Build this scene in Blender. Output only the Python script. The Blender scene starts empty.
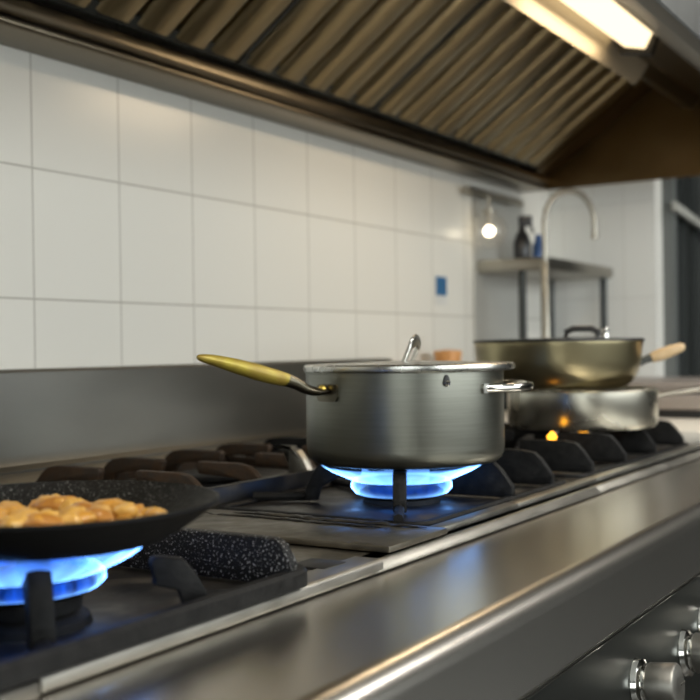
import bpy, bmesh, math, random
from mathutils import Vector, Matrix, noise
R = random.Random(7)
scn = bpy.context.scene
COL = scn.collection
PI = math.pi

# ------------------------------------------------------------------ materials
def new_mat(name):
    m = bpy.data.materials.new(name); m.use_nodes = True
    nt = m.node_tree; nt.nodes.clear()
    out = nt.nodes.new('ShaderNodeOutputMaterial')
    return m, nt, out

def N(nt, t, **kw):
    n = nt.nodes.new(t)
    for k, v in kw.items():
        if k in n.inputs.keys(): n.inputs[k].default_value = v
        else: setattr(n, k, v)
    return n

def pbr(name, col, rough=.5, metal=0., col2=None, nscale=20., stretch=(1, 1, 1), rvar=0., bump=0., bscale=None,
        spec=.5, lo=.35, hi=.65, coat=0., detail=6., cscale=None, aniso=0.):
    m, nt, out = new_mat(name)
    b = N(nt, 'ShaderNodeBsdfPrincipled')
    b.inputs['Base Color'].default_value = (*col, 1)
    b.inputs['Roughness'].default_value = rough
    b.inputs['Metallic'].default_value = metal
    b.inputs['Specular IOR Level'].default_value = spec
    b.inputs['Coat Weight'].default_value = coat
    b.inputs['Anisotropic'].default_value = aniso
    tc = N(nt, 'ShaderNodeTexCoord'); mp = N(nt, 'ShaderNodeMapping')
    mp.inputs['Scale'].default_value = stretch
    nt.links.new(tc.outputs['Object'], mp.inputs['Vector'])
    no = N(nt, 'ShaderNodeTexNoise', Scale=nscale, Detail=detail)
    nt.links.new(mp.outputs['Vector'], no.inputs['Vector'])
    if col2:
        cn = no
        if cscale:
            cn = N(nt, 'ShaderNodeTexNoise', Scale=cscale, Detail=5.)
            nt.links.new(tc.outputs['Object'], cn.inputs['Vector'])
        cr = N(nt, 'ShaderNodeValToRGB')
        cr.color_ramp.elements[0].position = lo; cr.color_ramp.elements[1].position = hi
        cr.color_ramp.elements[0].color = (*col, 1); cr.color_ramp.elements[1].color = (*col2, 1)
        nt.links.new(cn.outputs['Fac'], cr.inputs['Fac'])
        nt.links.new(cr.outputs['Color'], b.inputs['Base Color'])
    if rvar:
        mr = N(nt, 'ShaderNodeMapRange')
        mr.inputs['From Min'].default_value = .3; mr.inputs['From Max'].default_value = .7
        mr.inputs['To Min'].default_value = max(.02, rough - rvar); mr.inputs['To Max'].default_value = min(1, rough + rvar)
        nt.links.new(no.outputs['Fac'], mr.inputs['Value'])
        nt.links.new(mr.outputs['Result'], b.inputs['Roughness'])
    if bump:
        bn = no
        if bscale:
            bn = N(nt, 'ShaderNodeTexNoise', Scale=bscale, Detail=4.)
            nt.links.new(mp.outputs['Vector'], bn.inputs['Vector'])
        bu = N(nt, 'ShaderNodeBump', Strength=bump, Distance=.002)
        nt.links.new(bn.outputs['Fac'], bu.inputs['Height'])
        nt.links.new(bu.outputs['Normal'], b.inputs['Normal'])
    nt.links.new(b.outputs['BSDF'], out.inputs['Surface'])
    return m

def emit(name, col, s):
    m, nt, out = new_mat(name)
    e = N(nt, 'ShaderNodeEmission', Strength=s); e.inputs['Color'].default_value = (*col, 1)
    nt.links.new(e.outputs[0], out.inputs['Surface']); return m

def tile_mat(name, cw, ch, off, grout=.0016, col=(.76, .745, .69), gcol=(.45, .43, .385), axes='YZ', rough=.26):
    m, nt, out = new_mat(name)
    b = N(nt, 'ShaderNodeBsdfPrincipled'); b.inputs['Roughness'].default_value = rough
    geo = N(nt, 'ShaderNodeNewGeometry'); sp = N(nt, 'ShaderNodeSeparateXYZ'); cb = N(nt, 'ShaderNodeCombineXYZ')
    nt.links.new(geo.outputs['Position'], sp.inputs[0])
    for i, a in enumerate(axes):
        s = N(nt, 'ShaderNodeMath', operation='SUBTRACT'); s.inputs[1].default_value = off[i]
        nt.links.new(sp.outputs[a], s.inputs[0]); nt.links.new(s.outputs[0], cb.inputs[i])
    br = N(nt, 'ShaderNodeTexBrick')
    br.offset = 0.; br.squash = 1.
    br.inputs['Scale'].default_value = 1.
    br.inputs['Mortar Size'].default_value = grout
    br.inputs['Mortar Smooth'].default_value = .35
    br.inputs['Bias'].default_value = 0.
    br.inputs['Brick Width'].default_value = cw
    br.inputs['Row Height'].default_value = ch
    br.inputs['Color1'].default_value = (*col, 1)
    br.inputs['Color2'].default_value = (*[c * .965 for c in col], 1)
    br.inputs['Mortar'].default_value = (*gcol, 1)
    nt.links.new(cb.outputs[0], br.inputs['Vector'])
    nt.links.new(br.outputs['Color'], b.inputs['Base Color'])
    bu = N(nt, 'ShaderNodeBump', Strength=.6, Distance=.002); bu.invert = True
    nt.links.new(br.outputs['Fac'], bu.inputs['Height'])
    wn = N(nt, 'ShaderNodeTexNoise', Scale=9., Detail=2.)
    nt.links.new(geo.outputs['Position'], wn.inputs['Vector'])
    bu2 = N(nt, 'ShaderNodeBump', Strength=.08, Distance=.01)
    nt.links.new(wn.outputs['Fac'], bu2.inputs['Height']); nt.links.new(bu.outputs['Normal'], bu2.inputs['Normal'])
    nt.links.new(bu2.outputs['Normal'], b.inputs['Normal'])
    nt.links.new(b.outputs['BSDF'], out.inputs['Surface'])
    return m

def flame_mat(name, s_core=9., s_edge=1., lobes=30, base=.12):
    """thin burning gas: adds light along the line of sight, brighter where the sheet is seen along its length"""
    m, nt, out = new_mat(name)
    lw = N(nt, 'ShaderNodeLayerWeight', Blend=.4)
    p = N(nt, 'ShaderNodeMath', operation='POWER'); p.inputs[1].default_value = 3.
    nt.links.new(lw.outputs['Facing'], p.inputs[0])
    tc = N(nt, 'ShaderNodeTexCoord'); mp = N(nt, 'ShaderNodeMapping'); mp.inputs['Scale'].default_value = (1, 1, .35)
    nt.links.new(tc.outputs['Object'], mp.inputs['Vector'])
    no = N(nt, 'ShaderNodeTexNoise', Scale=lobes, Detail=4.); nt.links.new(mp.outputs['Vector'], no.inputs['Vector'])
    mr = N(nt, 'ShaderNodeMapRange'); mr.inputs['From Min'].default_value = .38; mr.inputs['From Max'].default_value = .66
    mr.inputs['To Min'].default_value = .12; mr.inputs['To Max'].default_value = 1.7
    nt.links.new(no.outputs['Fac'], mr.inputs['Value'])
    at = N(nt, 'ShaderNodeAttribute', attribute_name='burn')
    def mul(a_, b_):
        x = N(nt, 'ShaderNodeMath', operation='MULTIPLY')
        for i, q in enumerate((a_, b_)):
            if isinstance(q, (int, float)): x.inputs[i].default_value = q
            else: nt.links.new(q, x.inputs[i])
        return x.outputs[0]
    body = mul(mul(mr.outputs[0], base), at.outputs['Fac'])
    rim = mul(mul(p.outputs[0], s_core), at.outputs['Fac'])
    e1_ = N(nt, 'ShaderNodeEmission'); e1_.inputs['Color'].default_value = (.012, .13, 1., 1); nt.links.new(body, e1_.inputs['Strength'])
    e2_ = N(nt, 'ShaderNodeEmission'); e2_.inputs['Color'].default_value = (.16, .42, 1., 1); nt.links.new(rim, e2_.inputs['Strength'])
    t = N(nt, 'ShaderNodeBsdfTransparent'); a0_ = N(nt, 'ShaderNodeAddShader'); a = N(nt, 'ShaderNodeAddShader')
    nt.links.new(e1_.outputs[0], a0_.inputs[0]); nt.links.new(e2_.outputs[0], a0_.inputs[1])
    nt.links.new(a0_.outputs[0], a.inputs[0]); nt.links.new(t.outputs[0], a.inputs[1])
    nt.links.new(a.outputs[0], out.inputs['Surface'])
    return m

M = {}
M['tile'] = tile_mat('white_wall_tile', .1955, .208, (1.219 - 8 * .1955, 1.137 - 8 * .208))
M['tile_back'] = tile_mat('white_back_tile', .10, .30, (-.99 - 2.0, 0.), grout=.0012, col=(.90, .905, .87), gcol=(.70, .69, .645), axes='XZ', rough=.3)
M['plain_wall'] = pbr('painted_plaster', (.07, .075, .07), .7, col2=(.085, .09, .085), nscale=3)
M['ceil'] = pbr('ceiling_paint', (.6, .6, .58), .8)
M['floor'] = pbr('dark_floor_tile', (.035, .035, .032), .35, col2=(.06, .055, .05), nscale=4, rvar=.1)
M['steel'] = pbr('brushed_steel', (.28, .275, .255), .38, 1., col2=(.33, .325, .30), nscale=3, stretch=(1, 1, 3), rvar=.03)
M['ledge'] = pbr('worn_worktop_steel', (.52, .49, .44), .27, 1., col2=(.60, .57, .52), nscale=3, detail=2., lo=.3, hi=.7)
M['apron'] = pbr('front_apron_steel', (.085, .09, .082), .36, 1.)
M['rail'] = pbr('rail_steel', (.25, .238, .212), .42, 1., col2=(.31, .296, .265), nscale=60, stretch=(1, .4, 1), rvar=.06, bump=.05)
M['deck'] = pbr('stained_deck_steel', (.095, .085, .066), .42, .85, col2=(.17, .152, .12), nscale=35, rvar=.12, bump=.12, cscale=14)
M['tray'] = pbr('burnt_drip_tray', (.018, .017, .016), .45, .3, col2=(.07, .058, .042), nscale=28, rvar=.15, bump=.3, lo=.45, hi=.75)
M['iron'] = pbr('cast_iron', (.005, .005, .005), .55, .0, col2=(.013, .0127, .0123), nscale=90, spec=.14, bump=.35, bscale=220, rvar=.1)
M['iron_grey'] = pbr('worn_cast_iron', (.006, .006, .0058), .6, 0., col2=(.016, .0155, .015), nscale=70, spec=.12, bump=.3, bscale=200, rvar=.1)
M['rusty'] = pbr('rusty_cast_iron', (.03, .022, .016), .6, .15, col2=(.05, .028, .014), nscale=75, spec=.3, bump=.5, bscale=180, rvar=.1)
M['enamel'] = pbr('speckled_enamel', (.005, .005, .005), .45, 0., col2=(.34, .34, .34), nscale=480, spec=.18, lo=.60, hi=.70, bump=.5, bscale=420, detail=2)
M['pan'] = pbr('black_pan_coating', (.006, .006, .0055), .5, 0., col2=(.17, .17, .16), nscale=650, spec=.10, lo=.60, hi=.74, bump=.35, bscale=600, detail=2)
M['pan_out'] = pbr('sooty_pan_side', (.004, .004, .004), .6, 0., spec=.1, bump=.2, bscale=300)
M['pot'] = pbr('brushed_pot_steel', (.195, .196, .166), .35, 1., col2=(.22, .221, .19), nscale=14, stretch=(1, 1, 30), rvar=.015)
M['lid'] = pbr('pot_lid_steel', (.46, .455, .42), .28, 1., col2=(.56, .55, .51), nscale=30, rvar=.05)
M['chrome'] = pbr('polished_steel', (.68, .67, .63), .1, 1.)
M['handle'] = pbr('tarnished_brass_grip', (.40, .32, .045), .36, .3, col2=(.26, .18, .03), nscale=30, rvar=.08, bump=.1)
M['shank'] = pbr('dark_handle_shank', (.115, .103, .075), .3, 1.)
M['brassrivet'] = pbr('yellow_rivet', (.75, .55, .12), .3, .7)
M['black'] = pbr('black_part', (.008, .008, .008), .5)
M['far_pan'] = pbr('tinted_pan_steel', (.42, .36, .21), .3, 1., col2=(.45, .39, .235), nscale=8, rvar=.015)
M['far_pan2'] = pbr('low_pan_steel', (.60, .57, .48), .27, 1., col2=(.62, .59, .50), nscale=8, rvar=.015)
M['wood'] = pbr('pale_wood', (.55, .38, .20), .5, col2=(.62, .45, .26), nscale=20, stretch=(1, 8, 8))
M['hood'] = pbr('greasy_hood_steel', (.15, .10, .045), .36, 1., col2=(.19, .13, .065), nscale=5, rvar=.08)
M['hood_out'] = pbr('hood_outer_steel', (.20, .20, .19), .48, 1., col2=(.23, .23, .22), nscale=8, stretch=(1, 20, 1), rvar=.04)
M['gutter'] = pbr('hood_gutter_steel', (.17, .142, .10), .33, 1., col2=(.20, .17, .125), nscale=4, rvar=.03)
M['baffle'] = pbr('greasy_baffle_steel', (.30, .24, .135), .36, 1., col2=(.37, .30, .18), nscale=7, stretch=(1, 12, 1), rvar=.07)
M['lamp'] = emit('lamp_glass', (1., .76, .44), 1.7)
M['ceil_lamp'] = emit('ceiling_lamp_glass', (1., .95, .86), 9.)
M['bulb'] = emit('warm_spot_glow', (1., .86, .62), 6.)  # glow of the added globe that makes a bright round spot
M['pane'] = emit('bright_window', (.93, 1., 1.), 2.6)
M['food'] = [pbr('fried_%d' % i, c, .42, 0., col2=c2, nscale=45, bump=.6, bscale=110, coat=.25, lo=.3, hi=.75) for i, (c, c2) in enumerate([
    ((.40, .17, .018), (.58, .32, .05)), ((.46, .23, .03), (.64, .40, .10)), ((.30, .11, .012), (.50, .24, .035)), ((.56, .33, .08), (.38, .17, .02))])]
M['flameA'] = flame_mat('gas_flame_wide', 5., lobes=75., base=.5)
M['flameB'] = flame_mat('gas_flame_pot', 7., lobes=45., base=.16)
M['pilot'] = emit('orange_flame', (1., .42, .03), 3.2)
M['white_top'] = pbr('pale_worktop', (.62, .58, .50), .45, col2=(.68, .64, .57), nscale=8)
M['shelf'] = pbr('shelf_steel', (.33, .31, .265), .38, 1., col2=(.38, .36, .31), nscale=10)
M['dark_metal'] = pbr('dark_metal', (.045, .05, .048), .45, .4)
M['partition'] = pbr('grey_painted_frame', (.13, .14, .135), .5)
M['darkglass'] = pbr('dark_glass', (.03, .034, .033), .12, 0.)
M['rail_paint'] = pbr('light_frame_rail', (.42, .42, .38), .5)
M['grey'] = pbr('grey_plastic', (.22, .22, .21), .5)
M['greycase'] = pbr('pinkish_grey_metal', (.33, .29, .26), .45, .3)
M['sheet'] = pbr('wall_steel_sheet', (.50, .50, .47), .35, .25, nscale=6, rvar=.03)
M['blue'] = pbr('blue_print', (.03, .13, .28), .5)
M['white'] = pbr('white_plastic', (.62, .62, .60), .4)
M['orange'] = pbr('orange_plastic', (.62, .30, .10), .5)
M['bottle'] = pbr('dark_bottle_plastic', (.02, .02, .022), .3)
M['bluep'] = pbr('blue_plastic', (.05, .12, .30), .4)
M['lidglass'] = pbr('lid_glass', (.25, .26, .25), .1, .6)

# ------------------------------------------------------------------ geometry helpers
def BM(): return bmesh.new()

def box(bm, x0, x1, y0, y1, z0, z1, bev=0., seg=2):
    g = bmesh.ops.create_cube(bm, size=1.)
    vs = g['verts']
    for v in vs:
        v.co = Vector((x0 + (v.co.x + .5) * (x1 - x0), y0 + (v.co.y + .5) * (y1 - y0), z0 + (v.co.z + .5) * (z1 - z0)))
    if bev:
        es = list({e for v in vs for e in v.link_edges})
        bmesh.ops.bevel(bm, geom=es, offset=bev, segments=seg, affect='EDGES', profile=.5)
    return bm

def prism(bm, poly, to3, a, b, bev=0., seg=2):
    """closed polygon poly (2D) extruded between parameters a and b; to3(u, v, t) -> point"""
    lo = [bm.verts.new(to3(u, v, a)) for u, v in poly]; hi = [bm.verts.new(to3(u, v, b)) for u, v in poly]
    n = len(poly); fs = [bm.faces.new(lo), bm.faces.new(hi)]
    for i in range(n): fs.append(bm.faces.new((lo[i], lo[(i + 1) % n], hi[(i + 1) % n], hi[i])))
    bmesh.ops.recalc_face_normals(bm, faces=fs)
    if bev:
        es = list({e for f in fs for e in f.edges})
        bmesh.ops.bevel(bm, geom=es, offset=bev, segments=seg, affect='EDGES', profile=.5)
    return bm

def lathe(bm, prof, n=64, c=(0, 0, 0), cap=False):
    rings = []
    for r, z in prof:
        if r < 1e-6: rings.append([bm.verts.new((c[0], c[1], c[2] + z))])
        else: rings.append([bm.verts.new((c[0] + r * math.cos(2 * PI * i / n), c[1] + r * math.sin(2 * PI * i / n), c[2] + z)) for i in range(n)])
    fs = []
    for a, b in zip(rings, rings[1:]):
        for i in range(n):
            j = (i + 1) % n
            if len(a) == 1 and len(b) == 1: continue
            if len(a) == 1: fs.append(bm.faces.new((a[0], b[j], b[i])))
            elif len(b) == 1: fs.append(bm.faces.new((a[i], a[j], b[0])))
            else: fs.append(bm.faces.new((a[i], a[j], b[j], b[i])))
    bmesh.ops.recalc_face_normals(bm, faces=fs)
    return bm

def tube(bm, pts, rad, n=12, flat=(1., 1.), up=(0, 0, 1)):
    """sweep an ellipse along pts; rad is a number or a list; flat = (side factor, up factor)"""
    pts = [Vector(p) for p in pts]; k = len(pts)
    rad = rad if isinstance(rad, (list, tuple)) else [rad] * k
    rings = []
    for i, p in enumerate(pts):
        t = (pts[min(i + 1, k - 1)] - pts[max(i - 1, 0)]).normalized()
        u = Vector(up)
        if abs(t.dot(u)) > .98: u = Vector((1, 0, 0))
        s = t.cross(u).normalized(); w = s.cross(t).normalized()
        r = rad[i]; rs, rw = (r if isinstance(r, tuple) else (r * flat[0], r * flat[1]))
        rings.append([bm.verts.new(p + s * rs * math.cos(2 * PI * j / n) + w * rw * math.sin(2 * PI * j / n)) for j in range(n)])
    fs = []
    for a, b in zip(rings, rings[1:]):
        for i in range(n): fs.append(bm.faces.new((a[i], a[(i + 1) % n], b[(i + 1) % n], b[i])))
    fs.append(bm.faces.new(rings[0])); fs.append(bm.faces.new(rings[-1]))
    bmesh.ops.recalc_face_normals(bm, faces=fs)
    return bm

def spline(pts, n=8):
    P = [Vector(p) for p in pts]; out = []
    for i in range(len(P) - 1):
        p0, p1, p2, p3 = P[max(i - 1, 0)], P[i], P[i + 1], P[min(i + 2, len(P) - 1)]
        for k in range(n):
            t = k / n
            out.append(.5 * ((2 * p1) + (p2 - p0) * t + (2 * p0 - 5 * p1 + 4 * p2 - p3) * t * t + (3 * p1 - p0 - 3 * p2 + p3) * t ** 3))
    out.append(P[-1]); return out

def obj(name, bm, mat, parent=None, loc=None, smooth=True, ang=35):
    me = bpy.data.meshes.new(name)
    if parent is not None and loc is None:               # geometry was given in world coordinates
        o = parent; off = Vector((0, 0, 0))
        while o is not None: off += o.location; o = o.parent
        bmesh.ops.translate(bm, verts=bm.verts[:], vec=-off)
    if smooth:
        for f in bm.faces: f.smooth = True
        bm.normal_update()
        for e in bm.edges:
            if len(e.link_faces) == 2 and e.calc_face_angle(0) > math.radians(ang): e.smooth = False
    bm.to_mesh(me); bm.free()
    me.materials.append(mat)
    o = bpy.data.objects.new(name, me); COL.objects.link(o)
    if parent is not None: o.parent = parent
    if loc is not None: o.location = loc
    return o

def tag(o, label, cat, group=None, kind=None):
    o['label'] = label; o['category'] = cat
    if group: o['group'] = group
    if kind: o['kind'] = kind
    return o

def thing(name, label, cat, loc=(0, 0, 0), group=None):
    o = bpy.data.objects.new(name, None); COL.objects.link(o); o.location = loc; o.empty_display_size = .05
    return tag(o, label, cat, group)

def struct(name, bm, mat, smooth=False):
    o = obj(name, bm, mat, smooth=smooth); o['kind'] = 'structure'; return o

def dup(root, loc, label, group=None):
    r = root.copy(); COL.objects.link(r); r.location = loc; r['label'] = label
    if group: r['group'] = group
    for ch in list(root.children):
        c = ch.copy(); COL.objects.link(c); c.parent = r
        for g in ch.children:
            d = g.copy(); COL.objects.link(d); d.parent = c
    return r

YZX = lambda u, v, t: (t, u, v)      # u=y v=z extruded along x
XZY = lambda u, v, t: (u, t, v)      # u=x v=z extruded along y
XYZ = lambda u, v, t: (u, v, t)

WX = -1.34                            # tiled wall plane
BY = 3.42                             # back wall plane
# ------------------------------------------------------------------ room shell
struct('floor', box(BM(), -3.5, 3.0, -2.5, 8.5, -.05, 0), M['floor'])
struct('ceiling', box(BM(), -3.5, 3.0, -2.5, 8.5, 2.9, 2.95), M['ceil'])
struct('wall_left', box(BM(), WX - .1, WX, -2.5, BY, 0, 2.9), M['tile'])
struct('wall_back', box(BM(), WX - .1, -.990, BY, BY + .12, 0, 2.9), M['tile_back'])
struct('wall_right', box(BM(), 2.6, 2.7, -2.5, 8.5, 0, 2.9), M['plain_wall'])
struct('wall_rear', box(BM(), -3.5, 3.0, -2.6, -2.5, 0, 2.9), M['plain_wall'])
struct('wall_far', box(BM(), -3.5, 3.0, 8.5, 8.6, 0, 2.9), M['plain_wall'])

# window in the right wall (daylight), three panes in a frame
wroot = thing('window_1', 'wide window in the wall opposite the range', 'window', (2.6, 0, 1.0)); wroot['kind'] = 'structure'
bm = BM()
for a, b, c, d in ((-.8, 3.4, .95, 1.0), (-.8, 3.4, 2.2, 2.25), (-.8, -.75, .95, 2.25), (3.35, 3.4, .95, 2.25), (.6, .65, .95, 2.25), (2.0, 2.05, .95, 2.25)):
    box(bm, 2.56, 2.62, a, b, c, d)
obj('window_frame', bm, M['white'], wroot, smooth=False)
obj('pane', box(BM(), 2.585, 2.595, -.75, 3.35, 1.0, 2.2), M['pane'], wroot, smooth=False)

wr2 = thing('fill_window', 'added window behind the camera that brightens the back wall', 'window', (1.2, -2.5, 1.0)); wr2['kind'] = 'structure'  # unseen window, added to brighten the white back wall
bm = BM()
for a, b, c, d in ((.15, 2.25, .95, 1.0), (.15, 2.25, 2.2, 2.25), (.15, .2, .95, 2.25), (2.2, 2.25, .95, 2.25), (1.18, 1.22, .95, 2.25)): box(bm, a, b, -2.52, -2.46, c, d)
obj('window_frame', bm, M['white'], wr2, smooth=False)
obj('pane', box(BM(), .2, 2.2, -2.495, -2.485, 1.0, 2.2), M['pane'], wr2, smooth=False)
# dark glazed partition beyond the end of the back wall
px0, py0 = -.985, BY + .06
dv = Vector((-.118, .993, 0)).normalized(); nv = Vector((dv.y, -dv.x, 0))
def part_box(bm, t0, t1, z0, z1, n0, n1):
    vs = []
    for t in (t0, t1):
        for z in (z0, z1):
            for n_ in (n0, n1):
                p = Vector((px0, py0, 0)) + dv * t + nv * n_; vs.append(bm.verts.new((p.x, p.y, z)))
    bmesh.ops.convex_hull(bm, input=vs); return bm
pr = bpy.data.objects.new('door_1', None); COL.objects.link(pr); pr.location = (px0, py0, 0); tag(pr, 'dark glazed door past the end of the white back wall', 'door', kind='structure')
bm = BM(); part_box(bm, .02, .10, 0, 2.4, -.03, .03); part_box(bm, 1.02, 1.10, 0, 2.4, -.03, .03); part_box(bm, .10, 1.02, 0, .2, -.03, .03); part_box(bm, .10, 1.02, 2.32, 2.4, -.03, .03)
obj('door_frame', bm, M['partition'], pr, smooth=False)
obj('door_glass', part_box(BM(), .10, 1.02, .2, 2.32, -.008, .008), M['darkglass'], pr, smooth=False)
obj('door_rail', part_box(BM(), .0, 1.06, 1.472, 1.500, .03, .045), M['rail_paint'], pr, smooth=False)
bm = BM(); part_box(bm, .38, .42, .2, 2.32, -.02, .02); part_box(bm, .72, .75, .2, 2.32, -.02, .02)
obj('door_bars', bm, M['dark_metal'], pr, smooth=False)
struct('wall_passage', part_box(BM(), 1.1, 5.0, 0, 2.9, -.05, .03), M['plain_wall'])

# ceiling lamps of the kitchen
cl = thing('ceiling_lamp', 'long ceiling lamp above the aisle, near the camera', 'lamp', (.9, .6, 2.9), 'ceiling lamps over the aisle')
obj('lamp_housing', box(BM(), -.14, .14, -.65, .65, -.06, 0, .01), M['white'], cl, (0, 0, 0))
obj('lamp_diffuser', box(BM(), -.12, .12, -.62, .62, -.075, -.06), M['ceil_lamp'], cl, (0, 0, 0))
dup(cl, (.9, 3.2, 2.9), 'long ceiling lamp above the aisle, farther from the camera')
# ------------------------------------------------------------------ gas range
ZC, ZD, ZG = .832, .846, .900          # front ledge, deck, top of the grates
RY0, RY1 = -.55, 2.28
rg = thing('gas_range', 'long stainless commercial gas range along the tiled wall', 'range', (-.85, .9, 0))
bm = BM()                               # front ledge with a rolled edge, and the apron under it
prof = [(-.56, ZC - .02), (-.56, ZC), (-.394, ZC - .001)]
for k in range(9):
    a = PI / 2 - k * PI / 2 / 8; prof.append((-.394 + .024 * math.cos(a), ZC - .025 + .024 * math.sin(a)))
prof += [(-.357, .764), (-.361, .759), (-.40, .759), (-.40, ZC - .02)]
prism(bm, prof, XZY, RY0, RY1)
obj('front_ledge', bm, M['ledge'], rg, ang=50)
obj('apron_trim', tube(BM(), [(-.3605, RY0, .7575), (-.3605, RY1, .7575)], .0017, 12), M['chrome'], rg)
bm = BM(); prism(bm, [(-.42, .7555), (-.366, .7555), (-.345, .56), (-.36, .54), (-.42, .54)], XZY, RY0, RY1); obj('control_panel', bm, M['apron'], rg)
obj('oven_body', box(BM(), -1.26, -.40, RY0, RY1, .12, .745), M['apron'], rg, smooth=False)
bm = BM()
for y in (RY0 + .1, 1.0, RY1 - .1):
    for x in (-.5, -1.2): obj('foot', tube(BM(), [(x, y, 0), (x, y, .13)], .025), M['steel'], rg)
obj('deck', box(BM(), -1.26, -.548, RY0, RY1, .80, ZD - .002), M['deck'], rg, smooth=False)
# rails along the front of the deck
def rail(y0, y1, hi, lip, bulge):
    b = bulge
    p = [(-.57, ZC + .001), (-.536 + b, ZC + .001), (-.5345 + b, ZC + .003), (-.5345 - lip + b, hi - .003), (-.538 - lip + b, hi), (-.57, hi)]
    return prism(BM(), p, XZY, y0, y1, .0016, 2)
obj('front_rail', rail(-.55, .484, ZD, 0, .003), M['rail'], rg)
def round_rail(y0, y1):
    bm = rail(y0, y1, ZD, 0, .003)
    for v in bm.verts:                                   # rounded ends
        d = min(v.co.y - y0, y1 - v.co.y)
        if d < .012 and v.co.x > -.56: v.co.x -= (1 - math.sqrt(max(0, 1 - (1 - d / .012) ** 2))) * .010
    return bm
obj('front_rail', round_rail(.488, .925), M['rail'], rg)
obj('front_rail', rail(.912, 1.56, ZD - .002, .006, -.001), M['rail'], rg)
obj('front_rail', rail(1.562, RY1, ZD - .002, .006, -.001), M['rail'], rg)
# thin bright edges of the drip trays behind the rail
for y0, y1 in ((1.09, 1.30), (1.302, 1.60), (1.602, RY1)):
    obj('tray_edge', box(BM(), -.575, -.556, y0, y1, ZD - .002, ZD + .005, .0012), M['rail'], rg)
# drip trays
for x0, x1, y0, y1 in ((-.885, -.552, .415, .81), (-.895, -.575, 1.09, 1.57), (-.895, -.575, 1.60, 2.25), (-1.24, -.905, .42, .88), (-1.24, -.905, 1.06, 1.57), (-1.24, -.905, 1.60, 2.25), (-1.24, -.56, -.5, .385)):
    obj('drip_tray', box(BM(), x0, x1, y0, y1, ZD - .003, ZD + .001, .001), M['tray'], rg)
obj('deck_slot_shade', box(BM(), -.600, -.560, .855, .893, ZD - .003, ZD + .0006, .0004), M['black'], rg)  # flat black inset; the darkness inside the slot is painted as colour
# divider between front and back rows
obj('row_divider', box(BM(), -.907, -.897, 1.10, 1.575, ZD, .874, .002), M['tray'], rg)
obj('row_divider', box(BM(), -.907, -.897, 1.60, RY1, ZD, .868, .002), M['tray'], rg)
# splashback with its bottom ledge
bm = BM(); prism(bm, [(-1.335, .80), (-1.27, .80), (-1.27, .878), (-1.285, .884), (-1.292, .90), (-1.292, 1.022), (-1.297, 1.027), (-1.335, 1.027)], XZY, RY0, RY1)
obj('splashback', bm, M['steel'], rg, ang=25)
obj('splashback_foot', prism(BM(), [(-1.27, .84), (-1.222, .84), (-1.222, .862), (-1.27, .876)], XZY, RY0, RY1, .002), M['rail'], rg)

# knobs on the control panel
nx, nz = math.cos(math.atan2(.021, .1875)), .111
ax = Vector((.994, 0, .111)).normalized()
def knob(y, z, label=None):
    xp = -.366 + (.7555 - z) / .1875 * .021
    c = Vector((xp, y, z))
    q = Vector((0, 0, 1)).rotation_difference(ax).to_matrix().to_4x4()
    bm = BM(); lathe(bm, [(0, 0), (.022, 0), (.0238, .002), (.0238, .028), (.0222, .0305), (.019, .0315), (0, .0315)], 40)
    for v in bm.verts: v.co.z += .0125
    box(bm, -.0012, .0012, .006, .020, .0432, .0446, .0004)
    bm.transform(Matrix.Translation(c) @ q)
    k = obj('control_knob', bm, M['chrome'], rg)
    k.data.materials[0] = M['rail']
    bm = BM(); lathe(bm, [(0, -.002), (.028, -.002), (.029, .001), (.027, .006), (.022, .0085), (.019, .0065), (.0175, .012), (.0175, .014), (0, .014)], 40)
    bm.transform(Matrix.Translation(c) @ q)
    obj('knob_bezel', bm, M['chrome'], k)
for y in (.40, .60, .86, 1.152, 1.334, 1.43, 1.62, 1.78, 2.05): knob(y, .679 if y == 1.334 else .689)

# ------------------------------------------------------------------ grates
def finger(bm, p0, ang, L, solid=False, th=.013, z0=ZD + .004, zt=ZG, slope=.035):
    """upright plate running from p0 in direction ang (its outer end) inwards over length L"""
    d = Vector((math.cos(ang), math.sin(ang), 0)); s = Vector((-d.y, d.x, 0))
    h = zt - z0
    poly = [(0, z0), (0, z0 + h * .3), (slope * .45, z0 + h * .72), (slope * .8, zt - .003), (slope + .012, zt), (L - .003, zt), (L, zt - .004), (L - .004, zt - .018), (slope + .02, zt - .021), (slope, z0 + h * .35), (slope * .8, z0)]
    if solid: poly = poly[:6] + [(L, z0 + .004), (L - .004, z0), (slope * .8, z0)]
    prism(bm, poly, lambda u, v, t: Vector((p0[0], p0[1], 0)) + d * u + s * t + Vector((0, 0, v)), -th / 2, th / 2, .0022, 2)
    return bm

def bars(bm, x0, x1, y0, y1, w=.014, z0=ZD + .002, z1=ZD + .017, rc=.022):
    """rounded rectangular ring"""
    def ring(off):
        pts = []
        for cx, cy, a0 in ((x1 - rc, y1 - rc, 0), (x0 + rc, y1 - rc, PI / 2), (x0 + rc, y0 + rc, PI), (x1 - rc, y0 + rc, 3 * PI / 2)):
            for k in range(7):
                a = a0 + k * PI / 12; r = rc - off
                pts.append((cx + r * math.cos(a), cy + r * math.sin(a)))
        return pts
    o, i = ring(0), ring(w); n = len(o)
    sh = .003
    L = [[bm.verts.new((*p, z0)) for p in o], [bm.verts.new((*p, z1 - sh)) for p in o], [bm.verts.new((*p, z1)) for p in ring(sh)],
         [bm.verts.new((*p, z1)) for p in ring(w - sh)], [bm.verts.new((*p, z1 - sh)) for p in i], [bm.verts.new((*p, z0)) for p in i]]
    fs = []
    for a, b in zip(L, L[1:] + L[:1]):
        for k in range(n): fs.append(bm.faces.new((a[k], a[(k + 1) % n], b[(k + 1) % n], b[k])))
    bmesh.ops.recalc_face_normals(bm, faces=fs)
    return bm

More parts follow.
